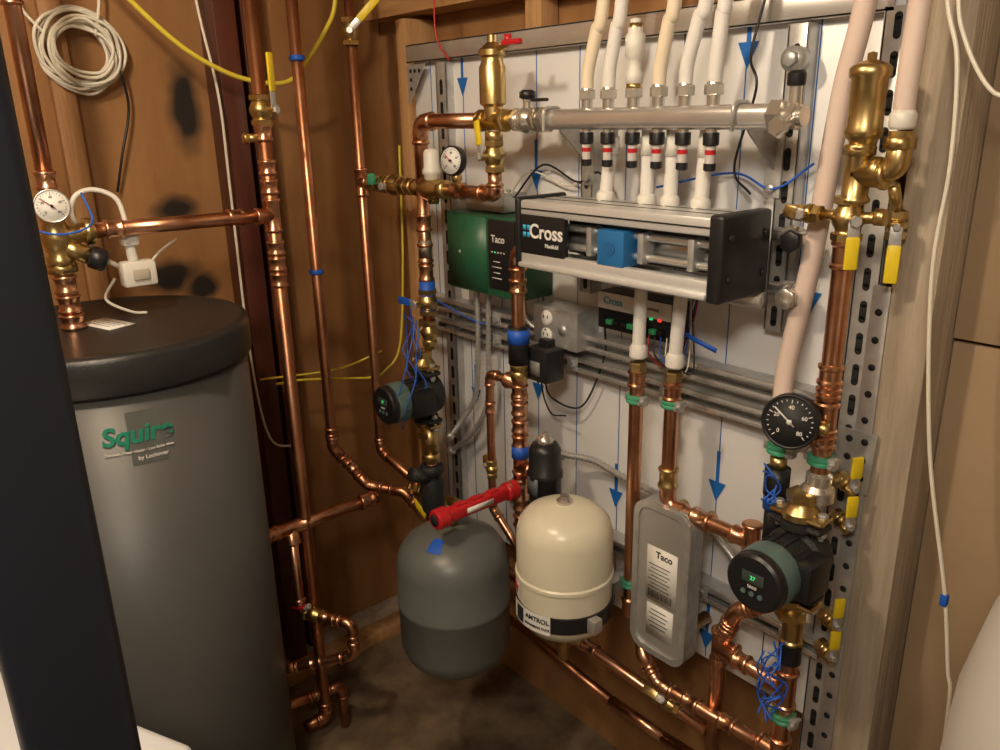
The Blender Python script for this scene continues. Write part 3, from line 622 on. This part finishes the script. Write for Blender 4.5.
o.cyl((lx,-.125,1.03),(lx,-.125,.985),.020,BK); o.cyl((lx,-.125,.985),(lx,-.125,.96),.0185,BLU); o.cyl((lx,-.125,.96),(lx,-.125,.90),.0150,BK); o.cu([(lx,-.125,.90),(lx,-.125,.78),(1.29,-.125,.74),(1.262,-.125,.66),(1.262,-.125,.30)],.0135)
o.coup((1.275,-.125,.70),V((.3,0,.9)),.0135,.035); o.tee((1.262,-.125,.655),Z,X,.0135); o.cu([(1.262,-.135,.655),(1.40,-.14,.655)],.0135); o.coup((1.315,-.137,.655),X,.0135,.03); o.done()
o=Obj('pex_tube'); o.wire([(lx,-.125,1.10),(1.325,-.10,1.18),(1.342,-.085,1.36),(1.359,-.08,1.58),(1.380,-.08,1.72),(1.40,-.08,2.0),(1.41,-.08,H)],.0150,PEXP,16,n=12); o.done()
# low horizontal copper
o=Obj('copper_pipe'); o.cu([(1.40,-.14,.52),(1.14,-.14,.505),(1.10,-.14,.55),(1.06,-.10,.60)],.0125); o.coup((1.30,-.14,.514),X,.0125); o.coup((1.22,-.14,.51),X,.0125); o.done()
o=Obj('copper_pipe'); o.cu([(1.25,-.13,.46),(.86,-.13,.48),(.80,-.13,.52),(.747,-.14,.56)],.0115); o.coup((.95,-.13,.476),X,.0115,.04); o.done()
o=Obj('brass_ball_valve'); o.valve((.90,-.13,.478),X,-Y,-X,.012,BR,RED,ll=.05); o.valve((1.16,-.13,.465),X,-Y*.6+Z*.6,X*-1,.010,BR,BR,ll=.05); o.done()
o=Obj('copper_pipe'); o.cu([(1.10,-.06,.30),(1.262,-.06,.31),(1.262,-.125,.31)],.0125); o.cu([(.95,-.06,.30),(1.10,-.06,.30)],.0125); o.cu([(.56,-.03,.30),(.95,-.06,.30)],.0115,CUD); o.done()

# ------------------------------------------------------------ left pipes
o=Obj('copper_riser'); ax_,ay=.30,-.452; r=.0145
o.cu([(ax_,ay,H),(ax_,ay,.06),(ax_,ay-.06,.06)],r,CUD); o.tee((ax_,ay,1.375),Z,-Y,r); 
for z in(1.475,1.435,1.305,1.27,1.235): o.coup((ax_,ay,z),Z,r,.032)
o.coup((ax_,ay,1.545),Z,r,.035); o.coup((ax_,ay,.09),Z,r,.03)
o.done()
o=Obj('brass_ball_valve'); o.valve((ax_,ay,1.59),Z,X*.9+Y*.45,Z,.0155,ll=.11); o.cyl((ax_,ay,1.535),(ax_+.0,ay-.04,1.535),.009,BR); o.hexn((ax_,ay-.04,1.535),Y,.012,.012); o.done()
o=Obj('copper_riser'); o.cu([(.20,-.31,H),(.20,-.31,.76),(.26,-.25,.655),(.34,-.19,.645),(.42,-.155,.56)],.0130,CUD); o.coup((.20,-.31,.80),Z,.013); o.coup((.20,-.31,1.22),Z,.0132,.012,BLU); o.coup((.20,-.31,1.70),Z,.0132,.012,BLU); o.coup((.23,-.28,.71),V((.5,.5,-.9)),.013,.03); o.done()
o=Obj('copper_pipe'); o.cu([(.30,-.56,.635),(.30,-.25,.635)],.0155); o.tee((.30,-.49,.635),Y,-Z,.0155); o.coup((.30,-.54,.635),Y,.0155,.03); o.coup((.30,-.28,.635),Y,.0155,.04)
o.cu([(.30,-.49,.635),(.30,-.49,.40),(.43,-.42,.40),(.43,-.42,.31),(.30,-.55,.26),(.30,-.62,.26)],.0125); o.coup((.375,-.45,.40),V((.13,.07,0)),.0125); o.coup((.36,-.49,.283),V((.13,.13,.05)),.0125); o.done()
o=Obj('brass_ball_valve'); o.valve((.335,-.47,.40),V((.13,.07,0)),-Y*.3+Z*.7,-V((.13,.07,0)),.013,BR,RED,ll=.05); o.done()
o=Obj('copper_pipe'); o.cu([(.30,-.40,.0),(.30,-.40,.13),(.28,-.52,.13),(.28,-.6,.13)],.0125,CUD); o.coup((.29,-.46,.13),Y,.0125,.03,BR); o.done()

# ------------------------------------------------------------ indirect water heater
o=Obj('indirect_water_heater'); tx,ty,R,zt=.29,-.815,.255,1.198
o.lathe((tx,ty,0),Z,[(R-.03,0),(R-.03,.03),(R-.004,.032),(R,.04),(R,zt-.06)],TKG,128)
o.lathe((tx,ty,zt-.070),Z,[(R-.002,.0),(R+.010,.0),(R+.012,.004),(R+.011,.060),(R+.008,.067),(R+.002,.071),(R-.012,.072),(R-.018,.0685),(.06,.071),(0,.071)],LID,128)
a0=-.155
wraplabel(o,tx,ty,R+.0005,a0-.06,a0+.17,.995,1.095,mat('sticker_clear',(.13,.14,.13),.15),8)
o.text('Squire',.046,TXG,None,wrap=(tx,ty,R+.0016,a0,1.053),shear=.15,bold=.03); o.text('Domestic Water Heater - Low Boiler Mate',.0065,LBL,None,wrap=(tx,ty,R+.0016,a0,1.022)); o.text('by Lochinvar',.010,LBL,None,wrap=(tx,ty,R+.0016,a0+.08,1.008))
o.box((tx+.01,ty+.0,zt+.0022),(.10,.055,.0015),LBL,Matrix.Rotation(.3,4,'Z')); 
for i in range(4): o.box((tx+.01,ty-.015+.01*i,zt+.0032),(.07,.0012,.0006),INK,Matrix.Rotation(.3,4,'Z'))
o.done()
gx,gy=.29,-.872
o=Obj('copper_riser'); o.cu([(gx,gy,1.195),(gx,gy,1.33)],.0165); o.coup((gx,gy,1.214),Z,.0175,.03); o.coup((gx,gy,1.248),Z,.0165,.035); o.coup((gx,gy,1.285),Z,.0165,.035); o.hexn((gx,gy,1.315),Z,.026,.018)
o.cu([(gx,gy,1.45),(gx,gy,H)],.0145); o.coup((gx,gy,1.475),Z,.0145); o.coup((gx,gy,1.78),Z,.0145); o.done()
o=Obj('thermostatic_mixing_valve'); o.lathe((gx,gy,1.315),Z,[(.016,0),(.024,.006),(.024,.02),(.019,.026),(.024,.04),(.026,.055),(.024,.07),(.018,.085),(.022,.09),(.022,.106),(.016,.112),(.015,.14)],BR,24)
o.cyl((gx,gy,1.372),(gx,gy+.055,1.378),.018,BR); o.hexn((gx,gy+.055,1.378),Y,.025,.018); o.cyl((gx,gy,1.36),(gx+.02,gy+.045,1.335),.016,BR); o.lathe((gx+.02,gy+.045,1.335),V((.3,.8,-.4)),[(.016,0),(.021,.003),(.021,.026),(.015,.032)],BK,20); o.done()
gauge('temperature_gauge',(gx+.035,gy-.005,1.432),(1,-.22,.12),.030,False,(-.6,.05,-.5),.02)
o=Obj('copper_pipe'); o.cu([(gx,gy+.06,1.378),(ax_,ay-.02,1.376)],.0145); o.coup((gx,gy+.10,1.378),Y,.0145); o.coup((gx+.003,ay-.08,1.377),Y,.0145); o.done()
o=Obj('blue_wire'); o.wire([(gx+.03,gy-.25,1.48),(gx+.03,gy-.12,1.455),(gx+.06,gy-.05,1.40),(gx+.07,gy+.0,1.385),(gx+.06,gy+.05,1.40),(gx+.02,gy+.05,1.45)],.0020,BLW); o.done()
o=Obj('aquastat_control'); o.box((.27,-.735,1.285),(.035,.065,.05),WP,bev=.006); o.box((.27,-.742,1.36),(.03,.032,.04),WP,bev=.006); o.box((.291,-.735,1.285),(.004,.03,.02),mat('beige_dial',(.5,.45,.36),.5),bev=.001)
o.wire([(.27,-.742,1.38),(.26,-.75,1.43),(.25,-.785,1.450),(.25,-.82,1.44),(.25,-.83,1.40),(.25,-.80,1.33),(.26,-.765,1.30)],.005,WP,10)
o.wire([(.27,-.742,1.34),(.27,-.74,1.31)],.010,WP,12)
o.wire([(.27,-.78,1.28),(.26,-.80,1.24),(.27,-.76,1.21),(.27,-.73,1.203)],.003,WIRE)
o.wire([(.27,-.71,1.30),(.25,-.68,1.32),(.24,-.64,1.34)],.003,WIRE); o.done()
# coiled cable on the wall
o=Obj('coiled_white_cable')
for i in range(11):
    rr=.074+random.uniform(-.018,.014); c=V((XL+.045+random.uniform(-.018,.018),-.69+random.uniform(-.016,.010),1.718+random.uniform(-.015,.015))); 
    pts=[c+V((random.uniform(-.008,.008),rr*1.0*math.cos(a),rr*.95*math.sin(a)+random.uniform(-.005,.005))) for a in [2*math.pi*j/10+i for j in range(10)]]
    o.wire(pts,.0036,WIRE,8,closed=True)
o.wire([(XL+.05,-.76,1.75),(XL+.05,-.80,1.82),(XL+.04,-.80,2.0),(XL+.03,-.76,2.3)],.0034,WIRE); o.wire([(XL+.05,-.66,1.75),(XL+.05,-.64,1.85),(XL+.04,-.66,2.0),(XL+.03,-.67,2.3)],.0034,WIRE)
o.wire([(XL+.05,-.62,1.68),(XL+.03,-.61,1.60),(XL+.03,-.64,1.50),(XL+.02,-.66,1.42)],.003,BK); o.done()
o=Obj('yellow_gas_hose'); o.wire([(.10,-.72,1.92),(.10,-.618,1.808),(.10,-.529,1.726),(.10,-.45,1.68),(.10,-.38,1.657),(.10,-.30,1.652),(.10,-.253,1.681),(.10,-.178,1.771),(.10,-.145,1.839),(.10,-.13,2.0)],.0055,YEH,12); o.done()
o=Obj('yellow_cable'); o.wire([(.10,-.40,.93),(.10,-.334,.926),(.10,-.204,.901),(.10,-.12,.885),(.10,-.078,.895),(.11,-.03,.961),(.12,-.01,1.2),(.12,0,1.5)],.0034,YEH); o.wire([(.05,-.42,.935),(.05,-.20,.915),(.06,-.06,.94)],.003,YEH); o.done()
o=Obj('white_cable'); o.wire([(-.02,-.45,2.0),(-.0,-.44,1.797),(.03,-.43,1.618),(.03,-.43,1.40),(.03,-.43,1.0),(.02,-.40,.759),(.03,-.328,.71),(.03,-.323,.616)],.0032,WIRE); o.box((.03,-.325,.66),(.02,.02,.03),WP,bev=.003); o.done()
o=Obj('white_cable'); o.wire([(1.487,-.10,1.95),(1.487,-.10,1.72),(1.512,-.10,1.622),(1.522,-.10,1.50),(1.520,-.10,1.352),(1.55,-.10,1.12),(1.598,-.10,.92),(1.62,-.10,.80),(1.629,-.10,.752),(1.63,-.08,.55)],.0028,WIRE); o.wire([(1.60,-.10,1.9),(1.60,-.10,1.62),(1.565,-.10,1.58),(1.52,-.10,1.64),(1.50,-.10,1.72),(1.48,-.08,1.95)],.0026,WIRE); o.box((1.600,-.10,.905),(.010,.010,.018),BLU,bev=.002); o.done()

# ------------------------------------------------------------ foreground things
o=Obj('dark_metal_post'); o.box((1.34,-1.130,H/2),(.04,.078,H),POST,bev=.010,bseg=4); o.done()
o=Obj('white_chest_freezer'); M=Matrix.Rotation(math.atan2(.425,.905),4,'Z'); d=V((.905,.425,0)); n=V((.425,-.905,0)); c=V((1.05,-.987,0))-d*.28+n*.28
o.box(c+Z*.385,(.56,.56,.77),APP,M,.015,3); o.box(c+Z*.79,(.58,.58,.045),APP,M,.015,3); o.box(c+n*.30+Z*.76,(.16,.02,.03),GV,M,.004); 
for s_ in(-.2,.2): o.cyl(c+d*s_,c+d*s_+Z*.01,.02,BK)
o.done()
o=Obj('white_softener_tank'); o.lathe((2.0,-.36,0),Z,[(.24,0),(.27,.02),(.28,.06),(.285,.92),(.28,1.02),(.265,1.10),(.24,1.18),(.20,1.25),(.15,1.29),(.08,1.305),(.07,1.32),(.07,1.36),(0,1.365)],SOFT,64); o.done()

# ------------------------------------------------------------ lights and camera
def area(name,loc,tgt,size,power,col):
    l=bpy.data.lights.new(name,'AREA'); l.shape='DISK'; l.size=size; l.energy=power; l.color=col; ob=bpy.data.objects.new(name,l); ob.location=loc
    ob.rotation_euler=(V(tgt)-V(loc)).to_track_quat('-Z','Y').to_euler(); bpy.context.collection.objects.link(ob)
def point(name,loc,power,size,col):
    l=bpy.data.lights.new(name,'POINT'); l.energy=power; l.shadow_soft_size=size; l.color=col; ob=bpy.data.objects.new(name,l); ob.location=loc; bpy.context.collection.objects.link(ob)
point('ceiling_bulb',(1.05,-1.25,2.22),35,.05,(1,.82,.60))
area('fill_light',(2.1,-1.7,2.3),(1.0,-.3,1.0),.4,24,(1,.88,.72))  # weaker fill light added beside the bulb, stands for no fixture
w=bpy.data.worlds.new('World'); bpy.context.scene.world=w; w.use_nodes=True; w.node_tree.nodes['Background'].inputs[0].default_value=(.9,.8,.7,1); w.node_tree.nodes['Background'].inputs[1].default_value=.15
p=math.radians(18); S=.0218; cS=math.sqrt(1-S*S)
R0=V((.640,.768,0)).normalized(); F0=V((-.768*math.cos(p),.640*math.cos(p),-math.sin(p))); U0=V((-.768*math.sin(p),.640*math.sin(p),math.cos(p)))
cx_=R0*cS-U0*S; cy_=R0*S+U0*cS; M=Matrix((cx_,cy_,-F0)).transposed().to_4x4(); M.translation=V((1.95,-1.2,1.57))
cd=bpy.data.cameras.new('camera'); cd.sensor_width=36; cd.lens=28.8; cd.clip_start=.02
co=bpy.data.objects.new('camera',cd); co.matrix_world=M; bpy.context.collection.objects.link(co); bpy.context.scene.camera=co
bpy.context.scene.view_settings.view_transform='Standard'
